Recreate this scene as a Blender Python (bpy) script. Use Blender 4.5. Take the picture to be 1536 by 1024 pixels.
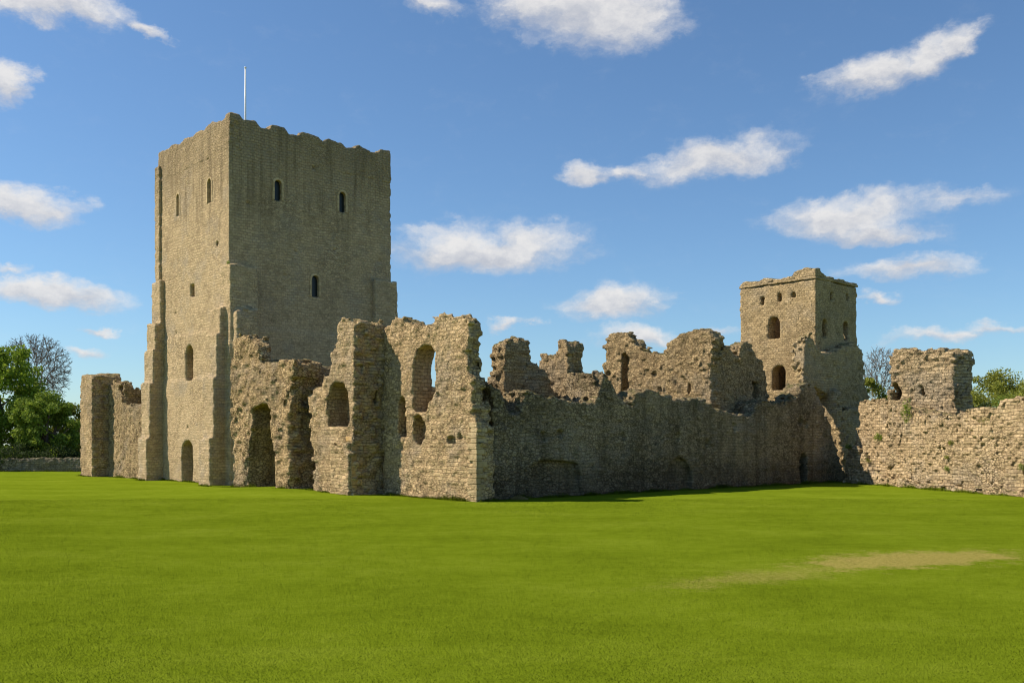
import bpy, math, random
import numpy as np
from mathutils import Vector, Matrix
R = math.radians
random.seed(7); rng = np.random.default_rng(7)
for o in list(bpy.data.objects): bpy.data.objects.remove(o)
scene = bpy.context.scene
COL = scene.collection

# ------------------------------------------------------------------ camera
F_PX, CX, HY, EYE = 1447.0, 768.0, 665.0, 3.0
cam_d = bpy.data.cameras.new('camera'); cam = bpy.data.objects.new('camera', cam_d); COL.objects.link(cam)
cam.location = (0, 0, EYE); cam.rotation_euler = (R(90), 0, 0)
cam_d.sensor_width = 36; cam_d.lens = F_PX/1536*36
cam_d.shift_y = (HY-512)/1536; cam_d.clip_end = 3000
scene.camera = cam
scene.render.engine = 'CYCLES'; scene.cycles.filter_width = 1.15

# ------------------------------------------------------------------ light
SUN_EL = R(47); SUN_TO = Vector((-1.0, 0.02, 0)).normalized()      # towards the sun, in plan
sun_vec = SUN_TO*math.cos(SUN_EL) + Vector((0, 0, math.sin(SUN_EL)))
sd = bpy.data.lights.new('sun', 'SUN'); sd.energy = 3.1; sd.angle = R(0.5); sd.color = (1.0, 0.88, 0.72)
so = bpy.data.objects.new('sun', sd); COL.objects.link(so); so.location = (-60, 0, 80)
so.rotation_euler = sun_vec.to_track_quat('Z', 'Y').to_euler()
EXPOSURE = 1.15
vs = scene.view_settings
vs.view_transform = 'Standard'; vs.look = 'None'; vs.exposure = EXPOSURE; vs.gamma = 1; vs.use_curve_mapping = False

# ------------------------------------------------------------------ node helper
class NT:
    def __init__(s, tree): s.t = tree; s.n = tree.nodes; s.l = tree.links
    def node(s, kind, **kw):
        n = s.n.new(kind)
        for k, v in kw.items(): setattr(n, k, v)
        return n
    def put(s, sock, val):
        if isinstance(val, bpy.types.NodeSocket): s.l.new(val, sock)
        else: sock.default_value = val
    def math(s, op, a, b=0.0, c=None, clamp=False):
        n = s.node('ShaderNodeMath', operation=op, use_clamp=clamp)
        s.put(n.inputs[0], a); s.put(n.inputs[1], b)
        if c is not None: s.put(n.inputs[2], c)
        return n.outputs[0]
    def vmath(s, op, a, b=(0, 0, 0)):
        n = s.node('ShaderNodeVectorMath', operation=op)
        s.put(n.inputs[0], a); s.put(n.inputs[1], b)
        return n.outputs['Value'] if op in ('LENGTH', 'DOT_PRODUCT') else n.outputs[0]
    def noise(s, vec, scale, detail=4, rough=0.55, out='Fac', dist=0.0):
        n = s.node('ShaderNodeTexNoise'); s.put(n.inputs['Vector'], vec)
        n.inputs['Scale'].default_value = scale; n.inputs['Detail'].default_value = detail
        n.inputs['Roughness'].default_value = rough; n.inputs['Distortion'].default_value = dist
        return n.outputs[out]
    def ramp(s, fac, stops, interp='LINEAR'):
        n = s.node('ShaderNodeValToRGB'); s.put(n.inputs[0], fac); cr = n.color_ramp; cr.interpolation = interp
        while len(cr.elements) < len(stops): cr.elements.new(0.5)
        for e, (p, c) in zip(cr.elements, stops):
            e.position = p; e.color = (c, c, c, 1) if isinstance(c, (int, float)) else (*c, 1)
        return n.outputs[0]
    def mix(s, fac, a, b, mode='MIX'):
        n = s.node('ShaderNodeMix', data_type='RGBA', blend_type=mode)
        s.put(n.inputs[0], fac)
        for i, v in ((6, a), (7, b)):
            s.put(n.inputs[i], v if isinstance(v, bpy.types.NodeSocket) else (*v, 1))
        return n.outputs[2]
    def smooth(s, x, a, b):
        n = s.node('ShaderNodeMapRange', interpolation_type='SMOOTHSTEP'); s.put(n.inputs[0], x)
        n.inputs[1].default_value = a; n.inputs[2].default_value = b
        return n.outputs[0]
    def comb(s, x, y, z):
        n = s.node('ShaderNodeCombineXYZ')
        for i, v in enumerate((x, y, z)): s.put(n.inputs[i], v)
        return n.outputs[0]
    def sep(s, v):
        n = s.node('ShaderNodeSeparateXYZ'); s.put(n.inputs[0], v); return n.outputs
    def mapping(s, v, loc=(0, 0, 0), rot=(0, 0, 0), sc=(1, 1, 1), typ='POINT'):
        n = s.node('ShaderNodeMapping', vector_type=typ); s.put(n.inputs[0], v)
        n.inputs[1].default_value = loc; n.inputs[2].default_value = rot; n.inputs[3].default_value = sc
        return n.outputs[0]

# ------------------------------------------------------------------ sky with clouds
w = bpy.data.worlds.new('World'); scene.world = w; w.use_nodes = True
W = NT(w.node_tree); W.n.clear()
sky = W.node('ShaderNodeTexSky', sky_type='NISHITA'); sky.sun_disc = False
sky.sun_elevation = SUN_EL; sky.sun_rotation = math.atan2(SUN_TO.x, SUN_TO.y)
sky.air_density = 1.0; sky.dust_density = 0.35; sky.ozone_density = 2.2; sky.altitude = 0
tc = W.node('ShaderNodeTexCoord')
dx, dy, dz = W.sep(tc.outputs['Generated'])
az = W.math('ARCTAN2', dx, dy); el = W.math('ARCSINE', dz)
ae = W.comb(az, el, 0.0)
n1 = W.noise(W.mapping(ae, sc=(1, 1.7, 1)), 9, 6, 0.6, 'Color')
n2 = W.noise(W.mapping(ae, sc=(1, 1.5, 1)), 34, 5, 0.6, 'Color')
wa = W.node('ShaderNodeVectorMath', operation='MULTIPLY_ADD'); W.put(wa.inputs[0], W.vmath('SUBTRACT', n1, (.5, .5, .5))); wa.inputs[1].default_value = (.12, .055, 0); W.put(wa.inputs[2], ae)
wb = W.node('ShaderNodeVectorMath', operation='MULTIPLY_ADD'); W.put(wb.inputs[0], W.vmath('SUBTRACT', n2, (.5, .5, .5))); wb.inputs[1].default_value = (.035, .022, 0); W.put(wb.inputs[2], wa.outputs[0])
warp = wb.outputs[0]
CLOUDS = [  # px, py, half width, half height, tilt (deg), weight
 (75, 12, 150, 30, 2, .95), (214, 40, 42, 13, -22, .75), (22, 126, 44, 36, 0, .95), (55, 298, 100, 36, -6, 1.), (25, 404, 48, 11, 0, .6),
 (85, 440, 125, 27, -3, 1.), (140, 495, 46, 8, 0, .5), (120, 527, 52, 11, 0, .7), (740, 372, 165, 38, 0, 1.), (690, 360, 90, 34, 0, .9), (905, 20, 135, 62, -6, 1.05), (820, 12, 100, 34, 0, .8),
 (665, 4, 66, 22, 0, .7), (1320, 108, 105, 36, 6, .95), (1405, 84, 95, 36, 20, .9), (1465, 58, 58, 28, 20, .85), (1090, 234, 150, 30, 7, .85), (885, 264, 58, 22, 4, .85), (950, 256, 60, 14, 8, .7), (1270, 322, 160, 36, -3, .95),
 (1330, 344, 120, 22, -4, .8), (1445, 297, 100, 20, 0, .5), (1370, 404, 105, 22, 3, .8), (935, 448, 108, 28, 5, .95), (780, 485, 38, 9, 0, .6),
 (960, 505, 80, 20, -6, .85), (1335, 450, 44, 10, 0, .5), (1430, 503, 120, 15, 4, .5), (1092, 490, 44, 10, 0, .45), (1520, 485, 70, 12, 0, .5),
 (-260, 220, 180, 60, 4, 1.), (1850, 260, 200, 60, 4, 1.), (2300, 400, 300, 50, 2, 1.), (-700, 350, 260, 40, 0, 1.)]
dens = None; vert = None
for (px, py, rx, ry, tilt, wt) in CLOUDS:
    X = (px-CX)/F_PX; Z = (HY-py)/F_PX
    a0 = math.atan2(X, 1); e0 = math.atan2(Z, math.hypot(X, 1)); k = 1/math.hypot(X, 1, Z)
    wt = max(wt, .72) if ry < 20 else wt
    m = W.mapping(warp, (a0-(.007 if px > 500 else .002), e0, 0), (0, 0, R(tilt)), (rx*.97/F_PX*k*math.cos(a0)/max(.6, math.cos(e0)), ry/F_PX*k*k*1.15+.0, 1), 'TEXTURE')
    ln = W.vmath('LENGTH', m)
    d = W.math('MULTIPLY', W.math('SUBTRACT', 1.25, ln, clamp=False), wt)
    d = W.math('MAXIMUM', d, 0.0)
    yv = W.math('MULTIPLY', W.sep(m)[1], d)
    dens = d if dens is None else W.math('SMOOTH_MAX', dens, d, 0.15)
    vert = yv if vert is None else W.math('ADD', vert, yv)
fb = W.noise(W.mapping(warp, sc=(1, 1.8, 1)), 22, 7, 0.62)
fine = W.noise(W.mapping(ae, sc=(1, 1.6, 1)), 60, 6, 0.65)
d2 = W.math('ADD', dens, W.math('MULTIPLY', W.math('SUBTRACT', fb, 0.5), .85))
d2 = W.math('ADD', d2, W.math('MULTIPLY', W.math('SUBTRACT', fine, 0.5), 0.28))
gate = W.smooth(dens, 0.0, 0.35)
alpha = W.math('MULTIPLY', W.smooth(d2, 0.10, 0.92), gate)
vv = W.math('DIVIDE', vert, W.math('ADD', dens, 0.15))
lum = W.smooth(W.math('ADD', W.math('ADD', vv, W.math('MULTIPLY', W.math('SUBTRACT', fb, .5), 2.2)), W.math('MULTIPLY', W.math('SUBTRACT', fine, .5), 1.6)), -1.0, 0.75)
ccol = W.mix(lum, (2.75, 2.85, 3.15), (4.4, 4.3, 4.2))
tint = W.mix(1.0, sky.outputs[0], (0.48, 0.60, 0.69), 'MULTIPLY')
# thin lift of the sky towards the horizon comes from the dust of the sky model itself
final = W.mix(W.math('MULTIPLY', alpha, 0.93), tint, ccol)
bg = W.node('ShaderNodeBackground'); W.put(bg.inputs[0], final); bg.inputs[1].default_value = 0.088
ow = W.node('ShaderNodeOutputWorld'); W.l.new(bg.outputs[0], ow.inputs[0])

# ------------------------------------------------------------------ castle frame of reference
P0 = np.array((-1.83, 49.9)); TH = R(42)
dR = np.array((math.cos(TH), math.sin(TH))); dL = np.array((-math.sin(TH), math.cos(TH)))
def wpos(v, u, z=0.0):
    p = P0 + v*dR + u*dL; return (float(p[0]), float(p[1]), float(z))
def on_v(v, px, py):           # the plane v = const -> (u, z)
    a = (px-CX)/F_PX; p = P0 + v*dR
    u = (a*p[1]-p[0])/(dL[0]-a*dL[1]); Y = p[1]+u*dL[1]
    return (u, EYE-(py-HY)/F_PX*Y)
def on_u(u, px, py):           # the plane u = const -> (v, z)
    a = (px-CX)/F_PX; p = P0 + u*dL
    v = (a*p[1]-p[0])/(dR[0]-a*dR[1]); Y = p[1]+v*dR[1]
    return (v, EYE-(py-HY)/F_PX*Y)
def pv(v, pts): return [on_v(v, *p) for p in pts]
def pu(u, pts): return [on_u(u, *p) for p in pts]
def ground_h(x, y):
    def g(cx, cy, sx, sy, a): return a*np.exp(-((x-cx)/sx)**2-((y-cy)/sy)**2)
    return (g(-14.5, 60.5, 5, 6, .26) + g(10, 36, 16, 9, .06) + g(-14, 30, 12, 8, .05) + g(34, 56, 9, 10, -.05)
            + 0.03*np.sin(x*.21+1)*np.cos(y*.17) + .012*np.sin(x*.9+y*.5))

# ------------------------------------------------------------------ numpy noise
def h3(i, j, k, seed=0):
    h = (i.astype(np.int64)*73856093) ^ (j.astype(np.int64)*19349663) ^ (k.astype(np.int64)*83492791) ^ (seed*2654435761)
    h = h & 0xffffffff
    h = ((h ^ (h >> 15))*2246822519) & 0xffffffff
    h = ((h ^ (h >> 13))*3266489917) & 0xffffffff
    h = h ^ (h >> 16)
    return (h & 0xffffff).astype(np.float32)/8388607.5 - 1.0
def vn(x, y, z, seed=0):
    xi, yi, zi = np.floor(x), np.floor(y), np.floor(z)
    fx, fy, fz = x-xi, y-yi, z-zi
    fx = fx*fx*(3-2*fx); fy = fy*fy*(3-2*fy); fz = fz*fz*(3-2*fz)
    r = 0
    for a in (0, 1):
        for b in (0, 1):
            for c in (0, 1):
                r = r + h3(xi+a, yi+b, zi+c, seed)*(fx if a else 1-fx)*(fy if b else 1-fy)*(fz if c else 1-fz)
    return r

# ------------------------------------------------------------------ signed distance masonry
def sd_box(v, u, z, b):
    v0, v1, u0, u1, z0, z1 = b
    return np.maximum(np.maximum(np.maximum(v0-v, v-v1), np.maximum(u0-u, u-u1)), np.maximum(z0-z, z-z1))
def sd_poly(s, z, pts):
    d = None; sgn = None; n = len(pts)
    for i in range(n):
        ax, ay = pts[i]; bx, by = pts[i-1]
        ex, ey = bx-ax, by-ay; wx, wy = s-ax, z-ay
        t = np.clip((wx*ex+wy*ey)/(ex*ex+ey*ey+1e-12), 0, 1)
        q = (wx-ex*t)**2+(wy-ey*t)**2
        d = q if d is None else np.minimum(d, q)
        c1 = z >= ay; c2 = z < by; c3 = ex*wy > ey*wx
        flip = (c1 & c2 & c3) | (~c1 & ~c2 & ~c3)
        f = np.where(flip, -1.0, 1.0)
        sgn = f if sgn is None else sgn*f
    return np.sqrt(d)*sgn
class Solid:
    """a masonry body: boxes and profiled slabs, joined and cut, then roughened stone by stone"""
    def __init__(s, rough=.05, edge=.16, stone=.05, course=.28, seed=1, gully=0.0, big=0.10):
        s.ops = []; s.rough = rough; s.edge = edge; s.stone = stone; s.course = course; s.seed = seed; s.gully = gully; s.big = big
    def box(s, v0, v1, u0, u1, z0, z1, soft=0.0, sub=False): s.ops.append(('box', (v0, v1, u0, u1, z0, z1), soft, sub)); return s
    def vslab(s, v0, v1, pts, soft=1.0, sub=False): s.ops.append(('vs', (v0, v1, pts), soft, sub)); return s   # profile in u,z
    def uslab(s, u0, u1, pts, soft=1.0, sub=False): s.ops.append(('us', (u0, u1, pts), soft, sub)); return s   # profile in v,z
    def ball(s, v, u, z, r): s.ops.append(('ball', (v, u, z, r), 0, True)); return s
    def bounds(s):
        lo = np.array([1e9]*3); hi = -lo
        for k, p, soft, sub in s.ops:
            if sub: continue
            if k == 'box': a = (p[0], p[2], p[4]); b = (p[1], p[3], p[5])
            else:
                q = np.array(p[2])
                if k == 'vs': a = (p[0], q[:, 0].min(), q[:, 1].min()); b = (p[1], q[:, 0].max(), q[:, 1].max())
                else: a = (q[:, 0].min(), p[0], q[:, 1].min()); b = (q[:, 0].max(), p[1], q[:, 1].max())
            lo = np.minimum(lo, a); hi = np.maximum(hi, b)
        return lo-.55, hi+.55
    def eval(s, v, u, z, ne=0, nf=0):
        r = None
        for k, p, soft, sub in s.ops:
            if k == 'box':
                if soft:
                    d = np.maximum(np.maximum(np.maximum(p[0]-v, v-p[1]), np.maximum(p[2]-u, u-p[3])), z-p[5]+ne*soft)
                    d = np.maximum(d, p[4]-z)
                else: d = sd_box(v, u, z, p)
            elif k == 'vs': d = np.maximum(sd_poly(u, z, p[2])+ne*soft, np.maximum(p[0]-v, v-p[1]))
            elif k == 'us': d = np.maximum(sd_poly(v, z, p[2])+ne*soft, np.maximum(p[0]-u, u-p[1]))
            else: d = np.sqrt((v-p[0])**2+(u-p[1])**2+(z-p[2])**2)-p[3]
            if sub: r = np.maximum(r, -d)
            else: r = d if r is None else np.minimum(r, d)
        return r+nf
    def mesh(s, name, h, origin):
        lo, hi = s.bounds(); n = np.ceil((hi-lo)/h).astype(int)+1
        ax = [np.float32(lo[i])+np.arange(n[i], dtype=np.float32)*np.float32(h) for i in range(3)]
        V = ax[0][:, None, None]; U = ax[1][None, :, None]; Z = ax[2][None, None, :]
        Fd = np.array(np.broadcast_to(s.eval(V, U, Z), tuple(n)), dtype=np.float32)
        m = np.abs(Fd) < .75
        I = np.nonzero(m); v, u, z = ax[0][I[0]], ax[1][I[1]], ax[2][I[2]]
        sd_ = s.seed*17
        n_big = vn(v/1.6, u/1.6, z/1.6, sd_+1); n_mid = vn(v/.55, u/.55, z/.45, sd_+2); n_f = vn(v/.22, u/.22, z/.18, sd_+3)
        ch = s.course; row = np.floor(z/ch + .25*n_big); wob = h3(row, row*0, row*0, sd_+4)
        cw = ch*1.7; col = np.floor((v+u)/cw + wob*3); dpt = np.floor((v-u)/cw/1.3 + wob*2)
        st = h3(row, col, dpt, sd_+5)
        n_q = vn(col*cw/.9+row*.37, row*ch/.7, dpt*.8, sd_+8)
        ne = s.edge*(.55*n_big+.22*n_mid+.30*n_f+.75*n_q+.42*st)
        nf = s.rough*(.25*n_mid+.45*n_f+.55*n_q)+s.stone*st+s.big*n_big*.5
        if s.gully: nf = nf+s.gully*(vn(v/.55, u/.55, z/2.6, sd_+6)+.5*n_mid)
        Fd[I] = s.eval(v, u, z, ne, nf)
        B = Fd.copy(); C_ = slice(1, -1)
        B[C_, C_, C_] = (Fd[2:, C_, C_]+Fd[:-2, C_, C_]+Fd[C_, 2:, C_]+Fd[C_, :-2, C_]+Fd[C_, C_, 2:]+Fd[C_, C_, :-2])/6
        Fd = Fd*.84+B*.16
        return surface_nets(name, Fd, lo, h, origin)
def surface_nets(name, Fd, lo, h, origin):
    S = Fd < 0; nx, ny, nz = Fd.shape
    sl = lambda a, i, j, k: a[i:nx-1+i, j:ny-1+j, k:nz-1+k]
    cnt = sum(sl(S, i, j, k).astype(np.int8) for i in (0, 1) for j in (0, 1) for k in (0, 1))
    mixed = (cnt > 0) & (cnt < 8); C = np.array(np.nonzero(mixed)); N = C.shape[1]
    idx = np.full(mixed.shape, -1, np.int32); idx[C[0], C[1], C[2]] = np.arange(N)
    acc = np.zeros((N, 3), np.float32); num = np.zeros(N, np.float32)
    corners = [(i, j, k) for i in (0, 1) for j in (0, 1) for k in (0, 1)]
    val = {c: Fd[C[0]+c[0], C[1]+c[1], C[2]+c[2]] for c in corners}
    for c in corners:
        for a in range(3):
            if c[a]: continue
            e = list(c); e[a] = 1; e = tuple(e)
            fa, fb_ = val[c], val[e]; cr = (fa < 0) != (fb_ < 0)
            t = np.where(cr, fa/np.where(cr, fa-fb_, 1), 0)
            p = np.zeros((N, 3), np.float32); p[:] = c; p[:, a] += t
            acc += p*cr[:, None]; num += cr
    co = (C.T+acc/num[:, None])*h+lo-np.array(origin)
    quads = []
    for a in range(3):
        b, c = (a+1) % 3, (a+2) % 3
        s0 = [slice(1, -1)]*3; s1 = [slice(1, -1)]*3
        s0[a] = slice(0, -1); s1[a] = slice(1, None)
        A = S[tuple(s0)]; B = S[tuple(s1)]
        E = np.array(np.nonzero(A != B)).T
        if not len(E): continue
        sg = A[E[:, 0], E[:, 1], E[:, 2]]
        base = E+1; base[:, a] -= 1
        def cell(db, dc):
            q = base.copy(); q[:, b] -= db; q[:, c] -= dc
            return idx[q[:, 0], q[:, 1], q[:, 2]]
        q = np.stack([cell(1, 1), cell(0, 1), cell(0, 0), cell(1, 0)], 1)
        q[~sg] = q[~sg][:, ::-1]
        quads.append(q)
    Q = np.concatenate(quads)
    # drop loose crumbs floating off the body
    L = np.arange(N); e0 = Q.ravel(); e1 = np.roll(Q, 1, 1).ravel()
    for _ in range(80):
        a = L[e0]; b_ = L[e1]; m_ = np.minimum(a, b_); new = L.copy()
        np.minimum.at(new, a, m_); np.minimum.at(new, b_, m_); new = new[new]; new = new[new]
        if np.array_equal(new, L): break
        L = new
    keep_ = np.bincount(L, minlength=N)[L] > 500
    if not keep_.all():
        Q = Q[keep_[Q[:, 0]]]; re_ = np.cumsum(keep_)-1; Q = re_[Q]; co = co[keep_]
    return np_mesh(name, co, Q)
def np_mesh(name, co, faces, smooth=True):
    me = bpy.data.meshes.new(name); k = faces.shape[1]; nf = len(faces)
    me.vertices.add(len(co)); me.vertices.foreach_set('co', np.ascontiguousarray(co, np.float32).ravel())
    me.loops.add(nf*k); me.loops.foreach_set('vertex_index', np.ascontiguousarray(faces, np.int32).ravel())
    me.polygons.add(nf); me.polygons.foreach_set('loop_start', np.arange(0, nf*k, k, dtype=np.int32))
    me.polygons.foreach_set('loop_total', np.full(nf, k, np.int32))
    me.polygons.foreach_set('use_smooth', np.full(nf, smooth, bool))
    me.update(calc_edges=True); return me

# ------------------------------------------------------------------ object helpers
def tag(o, label, cat, group=None, kind=None):
    o['label'] = label; o['category'] = cat
    if group: o['group'] = group
    if kind: o['kind'] = kind
    return o
def link(name, me, mat, parent=None, loc=(0, 0, 0), rz=0.0):
    o = bpy.data.objects.new(name, me); COL.objects.link(o); o.location = loc; o.rotation_euler = (0, 0, rz)
    if mat: me.materials.append(mat)
    if parent: o.parent = parent
    return o
def empty(name, loc, label, cat, rz=0.0, group=None):
    o = bpy.data.objects.new(name, None); COL.objects.link(o); o.location = loc; o.rotation_euler = (0, 0, rz)
    return tag(o, label, cat, group)
class MB:
    def __init__(s): s.v = []; s.f = []
    def box(s, a, b):
        n = len(s.v)
        s.v += [(x, y, z) for x in (a[0], b[0]) for y in (a[1], b[1]) for z in (a[2], b[2])]
        s.f += [tuple(n+i for i in q) for q in ((0, 1, 3, 2), (4, 6, 7, 5), (0, 4, 5, 1), (2, 3, 7, 6), (0, 2, 6, 4), (1, 5, 7, 3))]
    def tube(s, pts, rads, k=6):
        n = len(s.v); m = len(pts)
        for i, (p, r) in enumerate(zip(pts, rads)):
            p = Vector(p); d = (Vector(pts[min(i+1, m-1)])-Vector(pts[max(i-1, 0)])).normalized()
            a = d.orthogonal().normalized() if abs(d.z) < .95 else Vector((1, 0, 0)); a = (a-d*a.dot(d)).normalized(); b = d.cross(a)
            for j in range(k):
                t = 2*math.pi*j/k; s.v.append(tuple(p+r*(math.cos(t)*a+math.sin(t)*b)))
        for i in range(m-1):
            for j in range(k):
                s.f.append((n+i*k+j, n+i*k+(j+1) % k, n+(i+1)*k+(j+1) % k, n+(i+1)*k+j))
        s.f.append(tuple(n+(m-1)*k+j for j in range(k))); s.f.append(tuple(n+j for j in reversed(range(k))))
    def build(s, name, mat, parent=None, loc=(0, 0, 0), rz=0.0, smooth=False):
        me = bpy.data.meshes.new(name); me.from_pydata(s.v, [], s.f); me.update()
        if smooth: me.polygons.foreach_set('use_smooth', [True]*len(me.polygons))
        return link(name, me, mat, parent, loc, rz)

# ------------------------------------------------------------------ materials
def principled(name, rough=.95, spec=.15):
    m = bpy.data.materials.new(name); m.use_nodes = True; T = NT(m.node_tree)
    b = T.n['Principled BSDF']; b.inputs['Roughness'].default_value = rough
    b.inputs['Specular IOR Level'].default_value = spec
    return m, T, b
def stone_mat(name, light, mid, dark, course=.3, length=.55, rubble=.5, streak=.3, moss=0.25, lichen=.15, bump=1.0, top=None, mortar=.6, foot=None, patch=.5, pit=.5):
    light, mid, dark = [tuple(a*b_ for a, b_ in zip(c_, (1.63, 1.51, 1.42))) for c_ in (light, mid, dark)]
    m, T, b = principled(name, .95, .05)
    oc = T.node('ShaderNodeTexCoord').outputs['Object']
    x, y, z = T.sep(oc)
    wob = T.noise(oc, .9, 3); wob2 = T.noise(oc, 4.5, 2)
    zz = T.math('ADD', z, T.math('ADD', T.math('MULTIPLY', wob, .35), T.math('MULTIPLY', wob2, .05)))
    ss = T.math('ADD', T.math('ADD', x, y), T.math('MULTIPLY', wob2, .12))
    br = T.node('ShaderNodeTexBrick'); T.put(br.inputs['Vector'], T.comb(ss, zz, 0.0))
    br.inputs['Scale'].default_value = 1; br.inputs['Brick Width'].default_value = length; br.inputs['Row Height'].default_value = course
    br.inputs['Mortar Size'].default_value = .022; br.inputs['Mortar Smooth'].default_value = .4; br.inputs['Bias'].default_value = 0
    br.inputs['Color1'].default_value = (0, 0, 0, 1); br.inputs['Color2'].default_value = (1, 1, 1, 1); br.inputs['Mortar'].default_value = (.5, .5, .5, 1)
    br.offset = .5; br.squash = 1
    vm = T.mapping(T.vmath('ADD', oc, T.vmath('MULTIPLY', T.vmath('SUBTRACT', T.noise(oc, 3, 2, out='Color'), (.5, .5, .5)), (.18, .18, .12))), sc=(1, 1, 1.75))
    vo = T.node('ShaderNodeTexVoronoi'); T.put(vo.inputs['Vector'], vm); vo.inputs['Scale'].default_value = 1/(course*1.25)
    ve = T.node('ShaderNodeTexVoronoi', feature='DISTANCE_TO_EDGE'); T.put(ve.inputs['Vector'], vm); ve.inputs['Scale'].default_value = 1/(course*1.25)
    edge = T.smooth(ve.outputs['Distance'], 0.0, .14)
    cellr = T.sep(vo.outputs['Color'])[0]
    brickc = T.sep(br.outputs['Color'])[0]
    n_l = T.noise(oc, .22, 4, .6)
    rubble = T.math('ADD', rubble, T.math('MULTIPLY', T.math('SUBTRACT', T.noise(T.vmath('ADD', oc, (5, 9, 40)), .3, 3, .6), .5), 3.0), clamp=True)
    stone = T.mix(rubble, brickc, cellr)
    mort = T.mix(rubble, T.math('SUBTRACT', 1.0, br.outputs['Fac']), edge)     # 1 on stones, 0 in joints
    n_m = T.noise(oc, 1.3, 5, .65); n_s = T.noise(oc, 9, 5, .7)
    f = T.math('ADD', T.math('MULTIPLY', stone, .34), T.math('MULTIPLY', n_s, .42))
    f = T.math('ADD', f, T.math('MULTIPLY', n_m, .42)); f = T.math('ADD', f, T.math('MULTIPLY', n_l, patch))
    f = T.math('SUBTRACT', f, .30+patch*.5-.08)
    c = T.ramp(f, [(.10, dark), (.42, mid), (.75, light)])
    sm = T.mapping(oc, sc=(1.1, 1.1, .10))
    stk = T.smooth(T.noise(sm, 1.3, 5, .6), .46, .66)
    if top: stk = T.math('MULTIPLY', stk, T.smooth(z, top-10.0, top-2))
    sdark = tuple(q*.42 for q in mid)
    c = T.mix(T.math('MULTIPLY', T.smooth(T.noise(T.vmath('ADD', oc, (11, 57, 23)), .35, 5, .65), .48, .66), .42), c, tuple(.55*q_+.10 for q_ in (mid[0]*.86, mid[1]*.95, mid[2]*1.15)))
    c = T.mix(T.math('MULTIPLY', stk, streak), c, sdark)
    if top: c = T.mix(T.math('MULTIPLY', T.smooth(T.math('ADD', z, T.math('MULTIPLY', n_m, 3.0)), top-4.5, top+1.5), .55), c, tuple(q*.5 for q in mid))
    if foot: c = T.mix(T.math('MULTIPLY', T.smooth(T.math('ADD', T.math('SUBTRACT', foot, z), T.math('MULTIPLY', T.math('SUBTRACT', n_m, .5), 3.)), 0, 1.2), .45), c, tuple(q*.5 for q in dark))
    g = T.smooth(T.noise(T.vmath('ADD', oc, (31, 7, 3)), .55, 6, .7), .56, .72)
    c = T.mix(T.math('MULTIPLY', g, moss), c, (.075, .085, .03))
    lc = T.smooth(T.noise(T.vmath('ADD', oc, (3, 77, 9)), .8, 6, .7), .60, .72)
    c = T.mix(T.math('MULTIPLY', lc, lichen), c, (.40, .24, .07))
    up = T.smooth(T.sep(T.node('ShaderNodeNewGeometry').outputs['Normal'])[2], .45, .85)
    c = T.mix(T.math('MULTIPLY', T.math('MULTIPLY', up, T.smooth(n_m, .38, .6)), .75), c, (.13, .13, .045))
    pits = T.smooth(T.noise(T.mapping(oc, sc=(1, 1, 1.6)), 2.6, 4, .75), .60, .70)
    joint = T.math('SUBTRACT', 1.0, T.math('MULTIPLY', T.math('SUBTRACT', 1.0, mort), mortar))
    c = T.mix(1.0, c, T.comb(joint, joint, joint), 'MULTIPLY')
    pj = T.math('SUBTRACT', 1.0, T.math('MULTIPLY', pits, pit*.6))
    c = T.mix(1.0, c, T.comb(pj, pj, pj), 'MULTIPLY')
    T.put(b.inputs['Base Color'], c)
    hgt = T.math('ADD', T.math('MULTIPLY', mort, .5), T.math('MULTIPLY', n_s, .9)); hgt = T.math('ADD', hgt, T.math('MULTIPLY', stone, .35))
    hgt = T.math('SUBTRACT', hgt, T.math('MULTIPLY', pits, .8*pit)); hgt = T.math('ADD', hgt, T.math('MULTIPLY', T.noise(oc, 28, 3, .6), .3))
    bp = T.node('ShaderNodeBump'); bp.inputs['Strength'].default_value = 1.0; bp.inputs['Distance'].default_value = .075*bump
    T.put(bp.inputs['Height'], hgt); T.l.new(bp.outputs[0], b.inputs['Normal'])
    return m
M = {}
M['keep'] = stone_mat('keep_stone', (.43, .35, .225), (.345, .28, .175), (.20, .16, .10), .21, .34, .55, .85, .14, .06, .9, top=26.0, mortar=.34, patch=.45)
M['rough'] = stone_mat('rubble_stone', (.46, .37, .225), (.35, .27, .15), (.16, .12, .065), .19, .34, .85, .25, .30, .14, 1.5, mortar=.65, pit=1.0)
M['ashlar'] = stone_mat('front_stone', (.48, .39, .24), (.37, .29, .17), (.17, .13, .075), .20, .36, .6, .25, .2, .14, 1.3, mortar=.6, pit=.8)
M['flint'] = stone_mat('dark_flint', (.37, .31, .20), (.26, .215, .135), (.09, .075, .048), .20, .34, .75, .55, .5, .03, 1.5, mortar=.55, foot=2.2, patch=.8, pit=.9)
M['inner'] = stone_mat('inner_stone', (.42, .34, .205), (.31, .245, .14), (.13, .10, .06), .19, .34, .8, .3, .35, .10, 1.5, mortar=.6, pit=.9)
M['gate'] = stone_mat('gate_stone', (.42, .34, .205), (.325, .26, .15), (.165, .13, .075), .19, .34, .6, .2, .22, .06, 1.1, mortar=.5, pit=.8)
M['roman'] = stone_mat('curtain_stone', (.49, .405, .265), (.385, .31, .19), (.175, .135, .08), .21, .5, .5, .12, .22, .08, 1.9, mortar=.75, pit=1.0)
M['low'] = stone_mat('boundary_stone', (.30, .28, .22), (.20, .185, .14), (.08, .075, .055), .2, .4, .8, .2, .3, .05, 1.2)
M['trim'] = stone_mat('window_stone', (.42, .35, .22), (.34, .28, .17), (.22, .17, .1), .35, .5, .1, .1, .05, 0, .3, mortar=.3, pit=.1)

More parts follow.
